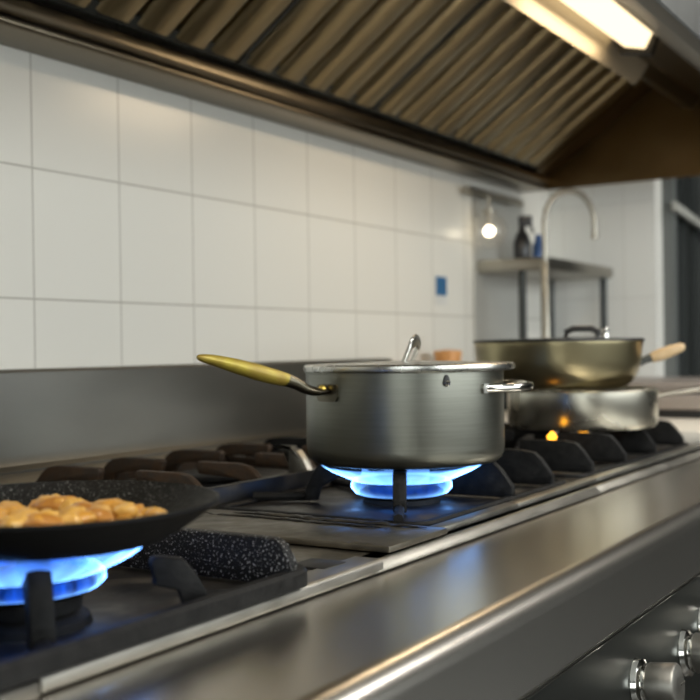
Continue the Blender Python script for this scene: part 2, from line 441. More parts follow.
def grate(label, x0, x1, y0, y1, c, mat, zf=.017, zt=ZG, straight_front=(), diag=True, straight_back=(), side_wall=False, r_out=.115, r_in=.04, sides=True, diag_angles=None, fmat=None):
    g = thing('burner_grate', label, 'grate', ((x0 + x1) / 2, (y0 + y1) / 2, ZD))
    obj('grate_frame', bars(BM(), x0, x1, y0, y1, z1=ZD + zf, rc=.03), mat, g)
    fm = fmat or mat
    for y in straight_front: obj('grate_finger', finger(BM(), (x1 - .004, y), PI, .125, solid=True), fm, g)
    for y in straight_back: obj('grate_finger', finger(BM(), (x0 + .004, y), 0, .10), fm, g)
    if diag:
        for a in (diag_angles or (PI / 4, 3 * PI / 4, 5 * PI / 4, 7 * PI / 4)):
            ro = r_out
            zz, ri = zt, r_in
            if isinstance(a, tuple) and len(a) == 4: a, ro, ri, zz = a
            elif isinstance(a, tuple): a, ro = a
            p0 = (c[0] + ro * math.cos(a), c[1] + ro * math.sin(a))
            bm = finger(BM(), p0, a + PI, ro - ri, slope=.022, zt=zz, th=.017)
            # low foot bar joining the finger to the frame
            e = Vector((p0[0], p0[1], 0)); d = Vector((math.cos(a), math.sin(a), 0)); t = 0
            while x0 + .008 < e.x < x1 - .008 and y0 + .008 < e.y < y1 - .008 and t < .3: e += d * .005; t += .005
            q = Vector((p0[0], p0[1], 0)) - d * .015
            tube(bm, [(q.x, q.y, ZD + .009), (e.x, e.y, ZD + .009)], .006, 8)
            obj('grate_finger', bm, fm, g)
    return g

# front left grate (under the frying pan), with its tall speckled side plates
CA = (-.646, .571)
ga = grate('black cast-iron grate with speckled side plate under the frying pan', -.868, -.528, .405, .800, CA, M['iron'], zt=.9115, r_out=.092, r_in=.03,
           diag_angles=((math.radians(-34), .104), (math.radians(50), .139, .095, .891), (math.radians(125), .1), (math.radians(235), .1)), fmat=M['iron_grey'])
for yc in (.765, .43):
    poly = [(-.536, ZD + .004), (-.530, .868), (-.541, .8855), (-.547, .8895), (-.556, .8905), (-.850, .8905), (-.856, .886), (-.860, ZD + .004)]
    obj('side_plate', prism(BM(), poly, XZY, yc - .006, yc + .006, .0025), M['enamel'], ga)
# front middle grate (under the lidded pot)
CB = (-.714, 1.280)
grate('cast-iron grate holding the lidded pot', -.893, -.580, 1.092, 1.56, CB, M['iron'], zf=.007, straight_front=(1.352, 1.495), r_out=.128, r_in=.05,
      diag_angles=(math.radians(-62), math.radians(118), math.radians(150), math.radians(210)), straight_back=(1.42, 1.51))
# front right grate (under the stacked pans)
CC = (-.735, 1.93)
grate('cast-iron grate under the two stacked pans', -.893, -.580, 1.605, 2.245, CC, M['iron'], zf=.007, straight_front=(1.665, 1.83, 2.005, 2.19), r_out=.13, r_in=.05, straight_back=(1.7, 1.83, 2.0, 2.17), diag=False)
# back row
def back_grate(label, y0, y1, mat, fy, fmat):
    g = thing('burner_grate', label, 'grate', (-1.07, (y0 + y1) / 2, ZD))
    obj('grate_frame', bars(BM(), -1.235, -.912, y0, y1), mat, g)
    for y in fy:
        obj('grate_finger', finger(BM(), (-.916, y), PI, .12, zt=.890), fmat, g)
        obj('grate_finger', finger(BM(), (-1.231, y), 0, .13, zt=.890), fmat, g)
    return g
back_grate('black grate in the back row behind the frying pan', .43, .87, M['iron'], (.50, .65, .80), M['iron'])
gb = back_grate('rust-browned grate in the back row behind the lidded pot', 1.075, 1.56, M['rusty'], (1.12, 1.25, 1.39, 1.52), M['rusty'])
obj('grate_finger', finger(BM(), (-.897, 1.343), PI * .95, .045, solid=True, zt=.905, th=.016), M['rail'], gb)['label'] = 'worn bright finger tip'
back_grate('black grate in the back row behind the stacked pans', 1.605, 2.245, M['iron'], (1.66, 1.83, 2.0, 2.17), M['iron'])
g0 = grate('black grate at the near end of the range, left of the frying pan', -.868, -.535, -.2, .385, (-.7, .1), M['iron'], r_out=.115)
# long low rusty bar with a polished hooked end, lying between the rows
lb = thing('grate_bar', 'rusty brown loose bar with a bright hooked end behind the pot burner', 'grate bar', (-.95, 1.2, ZD))

# burners
def burner(label, c, up=0.):
    b = thing('gas_burner', label, 'burner', (c[0], c[1], ZD))
    obj('burner_base', lathe(BM(), [(0, 0), (.052, 0), (.050, .006), (.040, .009), (.036, .012), (0, .012)], 48), M['iron_grey'], b, (0, 0, .001))
    if up: obj('burner_riser', lathe(BM(), [(0, 0), (.044, 0), (.046, up), (0, up)], 40, (0, 0, .012)), M['iron'], b, (0, 0, .001))
    obj('burner_cap', lathe(BM(), [(0, .0), (.050, .0), (.0555, .004), (.0555, .009), (.050, .0125), (.03, .0145), (0, .015)], 48), M['iron'], b, (0, 0, .007 + up))
    return b
burner('lit round burner under the frying pan', CA, .018)
burner('lit round burner under the lidded pot', CB)
burner('round burner under the stacked pans', CC)
for nm, c in (('frying pan', (-1.07, .65)), ('lidded pot', (-1.07, 1.32)), ('stacked pans', (-1.07, 1.92))):
    burner('unlit burner in the back row behind the ' + nm, c)

# cover plates between the burner modules
cp = thing('cover_plate', 'flat steel cover plate between the frying pan and the lidded pot', 'plate', (-.72, .97, ZD))
obj('plate', box(BM(), -.893, -.546, .952, 1.082, ZD - .0005, ZD + .0065, .0018), M['deck'], cp)
bm = BM()
for x0, x1, yc, w in ((-.83, -.565, 1.066, .008), (-.86, -.60, 1.046, .005)):
    n = 60; top = []
    pts = []
    for i in range(n + 1):
        t = i / n; x = x0 + (x1 - x0) * t
        pts.append((x, yc + .006 * noise.noise((x * 40, yc * 9, 0)), ZD + .0075 + .002 * noise.noise((x * 60, 3, yc))))
    tube(bm, pts, [w * (.55 + .45 * abs(noise.noise((p[0] * 70, 5, 2)))) * min(1, 6 * min(i, n - i) / n + .15) for i, p in enumerate(pts)], 8, (1, .45))
obj('burnt_crust', bm, M['tray'], cp)
cp2 = thing('cover_plate', 'flat steel cover plate behind the frying pan burner', 'plate', (-1.07, .97, ZD))
obj('plate', box(BM(), -1.235, -.905, .905, 1.065, ZD - .0005, ZD + .0065, .0018), M['deck'], cp2)

# ------------------------------------------------------------------ flames
def flame(name, label, c, sheets, mat, power):
    f = thing(name, label, 'flame', (c[0], c[1], ZD))
    for nm, prof, lob, amp in sheets:
        bm = BM(); n = 192; rings = []
        lay = bm.verts.layers.float.new('burn')
        K = len(prof)
        for k, (r, z, w) in enumerate(prof):
            ring = []
            for i in range(n):
                a = 2 * PI * i / n
                tng = .5 + .5 * math.cos(a * lob)
                j = noise.noise((math.cos(a) * 3, math.sin(a) * 3, 4.2))
                rr = r * (1 + amp * (k / (K - 1)) * (tng - .5) * .5 + .03 * j * k / (K - 1))
                v = bm.verts.new((rr * math.cos(a), rr * math.sin(a), z - ZD))
                v[lay] = w * (1 - .55 * (1 - tng) * min(1, amp * 8))
                ring.append(v)
            rings.append(ring)
        for a_, b_ in zip(rings, rings[1:]):
            for i in range(n): bm.faces.new((a_[i], a_[(i + 1) % n], b_[(i + 1) % n], b_[i]))
        obj(nm, bm, mat, f, (0, 0, 0), ang=80)
    ld = bpy.data.lights.new('flame_glow', 'POINT'); ld.energy = power; ld.color = (.08, .3, 1.); ld.shadow_soft_size = .03
    lo = bpy.data.objects.new('flame_glow', ld); COL.objects.link(lo); lo.location = (c[0], c[1], ZG - .012)
    return f
lowA = [(.052, .874, .2), (.058, .876, .8), (.0625, .880, 1.2), (.062, .885, .9), (.058, .889, .35), (.053, .891, .0)]
upA = [(.050, .886, .0), (.061, .888, .5), (.072, .893, .9), (.084, .899, 1.1), (.095, .907, .9), (.103, .914, .4), (.108, .918, .0)]
flame('gas_flame', 'wide blue gas flame licking the underside of the frying pan', CA, (('flame_ring', lowA, 26, .04), ('flame_crown', upA, 26, .06)), M['flameA'], .06)
lowB = [(.055, .857, .2), (.062, .860, .8), (.067, .866, 1.2), (.067, .872, .9), (.063, .877, .35), (.058, .879, .0)]
upB = [(.055, .875, .0), (.064, .876, .5), (.078, .882, .9), (.093, .889, 1.1), (.103, .895, .8), (.108, .898, .0)]
flame('gas_flame', 'blue gas flame spreading beneath the lidded pot', CB, (('flame_ring', lowB, 26, .01), ('flame_crown', upB, 26, .02)), M['flameB'], .05)

# ------------------------------------------------------------------ frying pan with food
PC = (-.610, .567); ZP = .9118
fp = thing('frying_pan', 'black speckled frying pan full of golden food on the near burner', 'pan', (PC[0], PC[1], ZP))
inner = [(.0, .0035), (.068, .0035), (.080, .0058), (.092, .0115), (.105, .0185), (.1185, .0292)]
outer = [(.1225, .0312), (.1228, .0290), (.110, .0185), (.095, .0085), (.082, .0022), (.070, .0003), (.0, .0003)]
bm = BM(); lathe(bm, inner + [(.1205, .0316), (.1225, .0312)] , 96); obj('pan_interior', bm, M['pan'], fp, (0, 0, 0))
bm = BM(); lathe(bm, outer, 96); obj('pan_underside', bm, M['pan_out'], fp, (0, 0, 0))
hd = Vector((-.80, -.60, 0)).normalized()
bm = BM(); tube(bm, [tuple(hd * r + Vector((0, 0, z))) for r, z in ((.118, .027), (.14, .035), (.17, .041), (.24, .049), (.30, .053))], [(.012, .005), (.011, .005), (.010, .006), (.012, .007), (.010, .006)], 12)
obj('pan_handle', bm, M['iron'], fp, (0, 0, 0))

def blob(seed, sx, sy, sz):
    bm = BM(); bmesh.ops.create_icosphere(bm, subdivisions=3, radius=1.)
    for v in bm.verts:
        d = 1 + .22 * noise.noise(v.co * 1.4 + Vector((seed, 0, 0))) + .10 * noise.noise(v.co * 3.4 + Vector((0, seed, 0)))
        bend = .25 * (v.co.x ** 2)
        v.co = Vector((v.co.x * sx * d, (v.co.y + bend - .1) * sy * d, v.co.z * sz * d))
    return bm
protos = []
for i in range(6):
    sx, sy, sz = [(.016, .010, .008), (.013, .011, .009), (.019, .009, .007), (.012, .010, .008), (.015, .012, .008), (.011, .008, .007)][i]
    protos.append((blob(i * 3.7 + 1, sx, sy, sz), M['food'][i % 4]))
meshes = []
for bm, m in protos:
    me = bpy.data.meshes.new('fried_morsel'); 
    for f in bm.faces: f.smooth = True
    bm.to_mesh(me); bm.free(); me.materials.append(m); meshes.append(me)
spots = []
tries = 0
while len(spots) < 62 and tries < 6000:
    tries += 1
    r = .077 * math.sqrt(R.random()); a = R.random() * 2 * PI
    x, y = r * math.cos(a), r * math.sin(a)
    if all((x - p[0]) ** 2 + (y - p[1]) ** 2 > .0145 ** 2 for p in spots): spots.append((x, y, r))
for x, y, r in spots: pass
layer2 = [(R.uniform(-.05, .05), R.uniform(-.05, .05)) for _ in range(34)]
fi = 0
def morsel(x, y, z):
    global fi
    o = bpy.data.objects.new('fried_morsel', meshes[fi % 6]); COL.objects.link(o); fi += 1
    o.location = (PC[0] + x, PC[1] + y, ZP + z); o.rotation_euler = (R.uniform(-.25, .25), R.uniform(-.25, .25), R.uniform(0, 6.28))
    s = R.uniform(.72, 1.05); o.scale = (s, s, s)
    tag(o, 'golden fried morsel in the heap inside the black frying pan', 'food', 'fried morsels in the frying pan')
for x, y, r in spots: morsel(x, y, .0105 + max(0, r - .06) * .3)
for x, y in layer2: morsel(x, y, .0195)

# ------------------------------------------------------------------ lidded pot
PT = (-.710, 1.285)
pt = thing('cooking_pot', 'brushed steel pot with long yellow handle on the middle burner', 'pot', (PT[0], PT[1], ZG))
RP = .1313
prof = [(0, .0005), (.113, .0005), (.121, .002), (.127, .0065), (.1300, .0135), (RP, .022), (RP, .119), (.1330, .1195), (.1330, .1215), (.129, .1215), (.129, .02), (.12, .006), (0, .005)]
obj('pot_body', lathe(BM(), prof, 128), M['pot'], pt, (0, 0, 0))
LAT = Vector((.8507, .5257, 0)); CAMD = Vector((.5257, -.8507, 0))
hdir = (-LAT * .80 + CAMD * .60).normalized(); hside = Vector((-hdir.y, hdir.x, 0))
def hp(r, z): return tuple(hdir * r + Vector((0, 0, z)))
grip = [(.187, .1135), (.205, .1175), (.232, .1245), (.262, .1325), (.290, .1395), (.306, .1425), (.312, .1435)]
grad = [(.0085, .0080), (.0110, .0096), (.0125, .0100), (.0120, .0088), (.0095, .0065), (.0060, .0045), (.0020, .0020)]
gs = spline([hp(*g) for g in grip], 5); n = len(gs)
def lerp_rad(rads, n):
    out = []
    for i in range(n):
        t = i / (n - 1) * (len(rads) - 1); k = min(int(t), len(rads) - 2); f = t - k
        out.append((rads[k][0] * (1 - f) + rads[k + 1][0] * f, rads[k][1] * (1 - f) + rads[k + 1][1] * f))
    return out
lh = obj('long_handle', tube(BM(), gs, lerp_rad(grad, n), 16), M['handle'], pt, (0, 0, 0)); lh['label'] = 'yellow brass grip'
shank = spline([hp(.134, .098), hp(.146, .0975), hp(.160, .1015), hp(.174, .1085), hp(.190, .1140)], 5)
obj('handle_shank', tube(BM(), shank, lerp_rad([(.017, .0045), (.015, .0055), (.009, .0065), (.0085, .0075), (.0090, .0085)], len(shank)), 14), M['shank'], lh, (0, 0, 0))
bm = BM()                                              # riveted bracket wrapping the pot side
for i in range(11):
    pass
a0 = math.atan2(hdir.y, hdir.x)
pl = []
def bracket(bm, ac, half, z0, z1, r0, r1, n=14):
    g = []
    for i in range(n + 1):
        a = ac - half + 2 * half * i / n; f = math.sqrt(max(0, 1 - (2 * i / n - 1) ** 6))
        zc = (z0 + z1) / 2; h = (z1 - z0) / 2 * (.55 + .45 * f)
        g.append([bm.verts.new((r * math.cos(a), r * math.sin(a), zc + s * h)) for r, s in ((r0, -1), (r1, -1), (r1, 1), (r0, 1))])
    fs = [bm.faces.new(g[0]), bm.faces.new(g[-1])]
    for p, q in zip(g, g[1:]):
        for k in range(4): fs.append(bm.faces.new((p[k], p[(k + 1) % 4], q[(k + 1) % 4], q[k])))
    bmesh.ops.recalc_face_normals(bm, faces=fs); return bm
obj('handle_bracket', bracket(BM(), a0 + .05, .150, .0845, .1065, RP - .001, RP + .003), M['shank'], lh, (0, 0, 0))
for da, m in ((-.02, 'chrome'), (.055, 'brassrivet')):
    d = Vector((math.cos(a0 + da), math.sin(a0 + da), 0))
    bm = BM(); lathe(bm, [(0, -.002), (.0056, -.002), (.0056, .0018), (.0038, .0036), (0, .0042)], 16)
    bm.transform(Matrix.Translation(d * (RP + .014 if m == 'chrome' else RP + .009) + Vector((0, 0, .0985 if m == 'chrome' else .100))) @ Vector((0, 0, 1)).rotation_difference((d + Vector((.2, -.3, .5))).normalized()).to_matrix().to_4x4())
    obj('rivet', bm, M[m], lh, (0, 0, 0))
# short loop handle on the far side
ac = math.atan2(LAT.y, LAT.x) - .02
lp = []
for t in range(21):
    s = -1 + 2 * t / 20; a = ac + s * .72 * (1 - .12 * (1 - abs(s)))
    bulge = (1 - abs(s) ** 3.2)
    r = RP - .002 + .036 * bulge
    a2 = ac + s * .72 * (1 - .0 * bulge)
    lp.append((r * math.cos(a2), r * math.sin(a2), .0985))
obj('loop_handle', tube(BM(), lp, .006, 12, (.9, .95)), M['chrome'], pt, (0, 0, 0))
for sg in (-1, 1): obj('loop_mount', bracket(BM(), ac + sg * .735, .045, .0925, .1045, RP - .001, RP + .004), M['lid'], pt, (0, 0, 0))
# drop-shaped keyhole fitting on the front of the body
ak = math.atan2(CAMD.y, CAMD.x) + math.asin(.345)
d = Vector((math.cos(ak), math.sin(ak), 0)); s_ = Vector((-d.y, d.x, 0))
bm = BM(); poly = []
for i in range(24):
    t = 2 * PI * i / 24; rr = .0052 * (1 + .9 * max(0, math.sin(t)) ** 3)
    poly.append((rr * math.cos(t) * (1 - .3 * max(0, math.sin(t))), rr * math.sin(t)))
fr = lambda u, v, t: s_ * u + d * t + Vector((0, 0, .1075 + v))
prism(bm, poly, fr, RP - .0008, RP + .0016, .0006); obj('keyhole_fitting', bm, M['black'], pt, (0, 0, 0))
bm = BM(); lathe(bm, [(.0016, 0), (.0036, 0), (.0036, .0012), (.0026, .002), (.0016, .0012), (.0016, 0)], 20)
bm.transform(Matrix.Translation(d * (RP + .0014) + Vector((0, 0, .1068))) @ Vector((0, 0, 1)).rotation_difference(d).to_matrix().to_4x4())
obj('keyhole_ring', bm, M['chrome'], pt, (0, 0, 0))

# lid (lifts off the pot)
ld = thing('pot_lid', 'flat steel lid with arched handle lying on the brushed steel pot', 'lid', (PT[0] + .0055, PT[1] + .0034, ZG + .1217))
obj('lid_plate', lathe(BM(), [(0, .0005), (.128, .0005), (.137, -.0012), (.1398, .0002), (.1405, .003), (.1398, .0068), (.1375, .0082), (.131, .0086), (.122, .0080), (.08, .0100), (0, .0125)], 128), M['lid'], ld, (0, 0, 0))
hx = (CAMD * .975 - LAT * .22).normalized()                # handle plane, almost along the line of sight
arch = spline([hx * .034 + Vector((0, 0, .0105)), hx * .033 + Vector((0, 0, .020)), hx * .027 + Vector((0, 0, .034)), Vector((0, 0, .039)) , -hx * .027 + Vector((0, 0, .034)), -hx * .033 + Vector((0, 0, .02)), -hx * .034 + Vector((0, 0, .0105))], 6)
bm = BM(); off = LAT * -.001
tube(bm, [p + LAT * (.010 * (p.z - .0105) / .025) + off for p in arch], [(.0085, .0036)] * len(arch), 12, up=tuple(LAT))
obj('lid_handle', bm, M['lid'], ld, (0, 0, 0))

# ------------------------------------------------------------------ stacked pans on the far burner
SP = (-.742, 1.93)
lowp = thing('low_pan', 'shallow straight-sided steel pan at the bottom of the stack', 'pan', (SP[0] + .037, SP[1] + .022, ZG))
RL = .136
obj('pan_body', lathe(BM(), [(0, .0005), (.124, .0005), (.131, .003), (RL, .011), (RL, .068), (RL + .002, .0695), (RL, .0715), (RL - .003, .0705), (RL - .003, .012), (.125, .006), (0, .005)], 96), M['far_pan2'], lowp, (0, 0, 0))
bm = BM(); dl = (LAT * .97 - CAMD * .25).normalized()
tube(bm, [tuple(dl * r + Vector((0, 0, z))) for r, z in ((RL - .002, .050), (RL + .03, .056), (RL + .09, .063), (RL + .16, .066))], [(.010, .004), (.009, .005), (.010, .006), (.008, .005)], 12)
obj('pan_handle', bm, M['shelf'], lowp, (0, 0, 0))
upp = thing('saute_pan', 'wide olive-tinted pan with pale wooden handle on top of the stack', 'pan', (SP[0], SP[1], ZG + .0718))
obj('pan_body', lathe(BM(), [(0, .0003), (.108, .0003), (.122, .004), (.135, .015), (.144, .032), (.149, .052), (.1515, .075), (.1535, .083), (.1535, .0855), (.1495, .0855), (.147, .072), (.140, .032), (.128, .012), (.10, .006), (0, .006)], 96), M['far_pan'], upp, (0, 0, 0))
bm = BM(); dh = (LAT * .99 + CAMD * .12).normalized()
tube(bm, [tuple(dh * r + Vector((0, 0, z))) for r, z in ((.146, .045), (.160, .052), (.172, .056))], [(.012, .006), (.009, .007), (.008, .008)], 12)
obj('handle_socket', bm, M['dark_metal'], upp, (0, 0, 0))
tube_pts = spline([tuple(dh * r + Vector((0, 0, z))) for r, z in ((.168, .054), (.185, .060), (.205, .067), (.222, .073), (.228, .075))], 4)
wh = obj('wooden_handle', tube(BM(), tube_pts, lerp_rad([(.009, .009), (.0115, .0115), (.0105, .0105), (.008, .008), (.003, .003)], len(tube_pts)), 14), M['wood'], upp, (0, 0, 0)); wh['label'] = 'pale wooden handle'
lid2 = thing('pan_lid', 'dark-rimmed flat lid with knob covering the upper stacked pan', 'lid', (SP[0], SP[1], ZG + .0718 + .0857))
obj('lid_rim', lathe(BM(), [(.146, 0), (.1545, 0), (.156, .002), (.1545, .005), (.146, .0055), (.146, 0)], 96), M['black'], lid2, (0, 0, 0))
obj('lid_glass', lathe(BM(), [(0, .001), (.1458, .001), (.1458, .004), (.10, .0075), (0, .010)], 64), M['lidglass'], lid2, (0, 0, 0))
bm = BM()
tube(bm, [Vector(p) + LAT * .045 for p in [(-.028, -.01, .009), (-.027, -.0095, .018), (-.016, -.006, .024), (.016, .006, .024), (.027, .0095, .018), (.028, .01, .009)]], .006, 10)
kn = obj('lid_knob', bm, M['black'], lid2, (0, 0, 0))
bm = BM(); lathe(bm, [(0, 0), (.007, 0), (.007, .018), (.005, .021), (0, .021)], 16, (.075, .045, .004)); obj('steam_valve', bm, M['chrome'], lid2, (0, 0, 0))

# small orange flame tips in front of the stack
def pilot(x, y, label):
    bm = BM(); lathe(bm, [(0, 0), (.006, .002), (.0085, .006), (.0075, .010), (.004, .014), (0, .018)], 16)
    o = obj('pilot_flame', bm, M['pilot'], None, (x, y, .888)); tag(o, label, 'flame')
    tb = obj('pilot_tube', tube(BM(), [(0, 0, -.041), (0, 0, .001)], .004, 10), M['dark_metal'], o, (0, 0, 0))
pilot(-.696, 1.777, 'small orange flame tip beside the pot, left of its twin')
pilot(-.685, 1.90, 'small orange flame tip under the low pan, right of its twin')

# ------------------------------------------------------------------ hood
HE = 3.19; HS = -.35
def S(pts): return [(x * 1.15, 1.05 + (z - 1.05) * 1.15) for x, z in pts]
hd_ = thing('exhaust_hood', 'long stainless exhaust hood over the range', 'hood', (-.86, 1.0, 1.48))
bm = BM()
prism(bm, [(WX + .002, 1.526), (-1.256, 1.526), (-1.250, 1.530), (-1.250, 1.536), (-1.258, 1.538), (-1.258, 1.56), (WX + .002, 1.60)], XZY, HS, HE - .012, .0008, 1); obj('grease_gutter', bm, M['gutter'], hd_)
bm = BM()
prism(bm, [(-1.252, 1.541), (-1.2455, 1.543), (-1.243, 1.549), (-1.243, 1.566), (-1.247, 1.572), (-1.254, 1.572), (-1.254, 1.541)], XZY, HS, HE - .012); obj('gutter_lip', bm, M['gutter'], hd_, ang=60)
obj('end_panel', prism(BM(), [(WX + .003, 1.528), (-.437, 1.528), (-.437, 1.92), (-.82, 2.12), (-.97, 2.12), (WX + .003, 1.80)], XZY, HE - .011, HE + .001), M['hood'], hd_, smooth=False)
bm = BM()
prism(bm, [(-.435, 1.526), (-.433, 1.530), (-.433, 1.922), (-.82, 2.124), (-.97, 2.124), (WX + .004, 1.81), (WX + .004, 1.805), (-.97, 2.118), (-.821, 2.118), (-.437, 1.918), (-.437, 1.55)], XZY, HS, HE - .012)
obj('hood_shell', bm, M['hood_out'], hd_, smooth=False)
bm = BM()
prism(bm, [(-.437, 1.529), (-.460, 1.529), (-.650, 1.69), (-.690, 1.728), (-.674, 1.74), (-.437, 1.55)], XZY, HS, HE - .012, .002); obj('front_gutter', bm, M['hood_out'], hd_)
# lamp trough: a channel along the hood, its lit flange towards the filters
bm = BM()
prism(bm, S([(-.730, 1.640), (-.705, 1.632), (-.684, 1.656), (-.600, 1.655), (-.585, 1.650), (-.585, 1.665), (-.70, 1.68), (-.722, 1.66)]), XZY, HS, HE - .012, .0015); obj('lamp_trough', bm, M['gutter'], hd_)
bm = BM(); prism(bm, [(-.825, 1.745), (-.78, 1.745), (-.78, 2.11), (-.82, 2.115)], XZY, HS, HE - .012); obj('front_baffle_support', bm, M['hood'], hd_, smooth=False)

M['reflector'] = pbr('cream_lamp_reflector', (.55, .48, .36), .5)
def hood_lamp(label, y0, y1):
    l = thing('hood_lamp', label, 'lamp', (-.735, (y0 + y1) / 2, 1.715), 'lamps inside the hood')
    obj('lamp_glass', prism(BM(), S([(-.668, 1.642), (-.655, 1.622), (-.615, 1.612), (-.597, 1.645), (-.62, 1.652), (-.66, 1.648)]), XZY, y0 + .02, y1 - .02, .003), M['lamp'], l)
    obj('lamp_reflector', prism(BM(), S([(-.712, 1.606), (-.7065, 1.602), (-.678, 1.642), (-.683, 1.650)]), XZY, y0 - .15, y1 + .25, .0008, 1), M['reflector'], l)
    for a, b in ((y0, y0 + .02), (y1 - .02, y1)):
        obj('lamp_end_cap', prism(BM(), S([(-.678, 1.645), (-.668, 1.612), (-.605, 1.600), (-.588, 1.648)]), XZY, a, b, .001), M['black'], l)
hood_lamp('hood lamp in view at the top right, farther of the two', 1.87, 2.41)
hood_lamp('hood lamp out of sight over the near end of the range', .05, .55)

# baffle filters, resting in the gutter and leaning up towards the ridge
SL = .70; Lx = .43
e1 = Vector((1, 0, SL)).normalized(); nrm = Vector((SL, 0, -1)).normalized()     # pointing down to the cooking side
FW = .482
def make_filter(label, y0):
    f = thing('baffle_filter', label, 'filter', (-1.238, y0, 1.578), 'baffle filters in the hood')
    Ltot = Lx / e1.x
    def P3(u, y, h): return e1 * u + Vector((0, y, 0)) + nrm * h
    def plank(u0, u1, y0_, y1_, h0, h1, bm=None, bev=.002):
        bm = bm or BM(); vs = []
        before = set(bm.verts)
        for u in (u0, u1):
            for y in (y0_, y1_):
                for h in (h0, h1): vs.append(bm.verts.new(P3(u, y, h)))
        r = bmesh.ops.convex_hull(bm, input=vs)
        return bm
    bm = plank(0, Ltot, 0, FW - .006, -.045, -.040)
    plank(0, .025, 0, FW - .006, -.04, .0, bm); plank(Ltot - .03, Ltot, 0, FW - .006, -.04, .002, bm)
    plank(0, Ltot, 0, .010, -.04, .0, bm); plank(0, Ltot, FW - .016, FW - .006, -.04, .0, bm)
    obj('filter_frame', bm, M['dark_metal'], f, (0, 0, 0), smooth=False)
    for k in range(5):
        yc = .012 + .0945 * k + .045
        bm = BM()
        w = .0405
        poly = [(-w, -.006), (-w + .004, .004), (-w + .012, .008), (w - .012, .008), (w - .004, .004), (w, -.006), (w, -.026), (w - .003, -.026), (w - .003, -.004), (-w + .003, -.004), (-w + .003, -.026), (-w, -.026)]
        prism(bm, poly, lambda u, v, t: P3(t, yc + u, v), .012, Ltot - .02)
        obj('baffle', bm, M['baffle'], f, (0, 0, 0), ang=50)
    return f
f0 = make_filter('hood baffle filter, nearest to the camera end', -.31)
names = ['second hood baffle filter from the near end', 'hood baffle filter above the frying pan', 'hood baffle filter above the bare tiles left of the pot',
         'hood baffle filter above the lidded pot', 'hood baffle filter above the stacked pans', 'last hood baffle filter, beside the brown end panel']
for i, nm in enumerate(names): dup(f0, (-1.238, -.31 + FW * (i + 1), 1.578), nm)

bm = BM(); prism(bm, [(-1.238, 1.568), (-.80, 1.875), (-.80, 1.90), (-1.238, 1.595)], XZY, 3.066, HE - .012); obj('filler_panel', bm, M['hood'], hd_, smooth=False)
# ------------------------------------------------------------------ behind the range
wt = thing('side_worktop', 'pale worktop just past the far end of the range', 'worktop', (-.87, 2.57, 0))
obj('worktop_slab', box(BM(), -1.335, -.42, 2.29, 2.86, .842, .872, .004), M['white_top'], wt)
obj('worktop_cabinet', box(BM(), -1.33, -.45, 2.30, 2.85, .0, .842), M['steel'], wt, smooth=False)
bx = thing('grey_box', 'low grey appliance with dark base on the pale worktop', 'appliance', (-.68, 2.70, .872))
obj('case', box(BM(), -.84, -.52, 2.66, 2.82, .892, .925, .006), M['greycase'], bx)
obj('dark_base', box(BM(), -.835, -.525, 2.665, 2.815, .8725, .892, .002), M['black'], bx)
st = thing('sink_table', 'steel table, shade painted under its top, against the white back wall', 'table', (-.9, 3.05, 0))
obj('table_top', box(BM(), -1.335, -.44, 2.875, 3.415, .925, .950, .003), M['greycase'], st)
obj('table_under_shade', box(BM(), -1.33, -.46, 2.90, 3.41, .72, .925), M['dark_metal'], st, smooth=False)  # dark block; the shade of the recess below the top is its colour
bm = BM()
for x in (-1.3, -.5):
    for y in (2.93, 3.36): obj('table_leg', tube(BM(), [(x, y, 0), (x, y, .73)], .018), M['steel'], st)

# over-shelf standing on the table
sh = thing('wall_shelf', 'grey steel over-shelf on dark legs in the far corner', 'shelf', (-1.13, 3.03, .95))
obj('shelf_board', box(BM(), -1.335, -1.12, 2.85, 3.40, 1.262, 1.296, .004), M['shelf'], sh)
for x, y in ((-1.205, 2.87), (-1.145, 3.38), (-1.32, 3.38)):
    obj('shelf_leg', tube(BM(), [(x, y, .951), (x, y, 1.263)], .0115, 14), M['dark_metal'], sh)
# gooseneck faucet
fc = thing('gooseneck_faucet', 'tall gooseneck faucet rising in front of the shelf', 'faucet', (-1.13, 2.80, .872))
fx, fy = -1.115, 2.815
obj('faucet_base', lathe(BM(), [(0, 0), (.022, 0), (.022, .012), (.014, .016), (.0125, .40), (.010, .405), (0, .405)], 24, (fx, fy, .8725)), M['shelf'], fc)
arc = [(fx, fy, 1.27), (fx, fy, 1.34)]
for k in range(13):
    a = PI - k * PI * 1.02 / 12
    c = Vector((fx, fy, 1.385)) + LAT * .068
    p = c + LAT * .068 * math.cos(a) + Vector((0, 0, .085 * math.sin(a))); arc.append(tuple(p))
last = Vector(arc[-1]); arc.append(tuple(last + Vector((0, 0, -.022))))
obj('spout', tube(BM(), spline(arc, 3), .0078, 14), M['shelf'], fc)
obj('spout_tip', tube(BM(), [tuple(last + Vector((0, 0, -.022))), tuple(last + Vector((0, 0, -.04)))], .0095, 14), M['shelf'], fc)
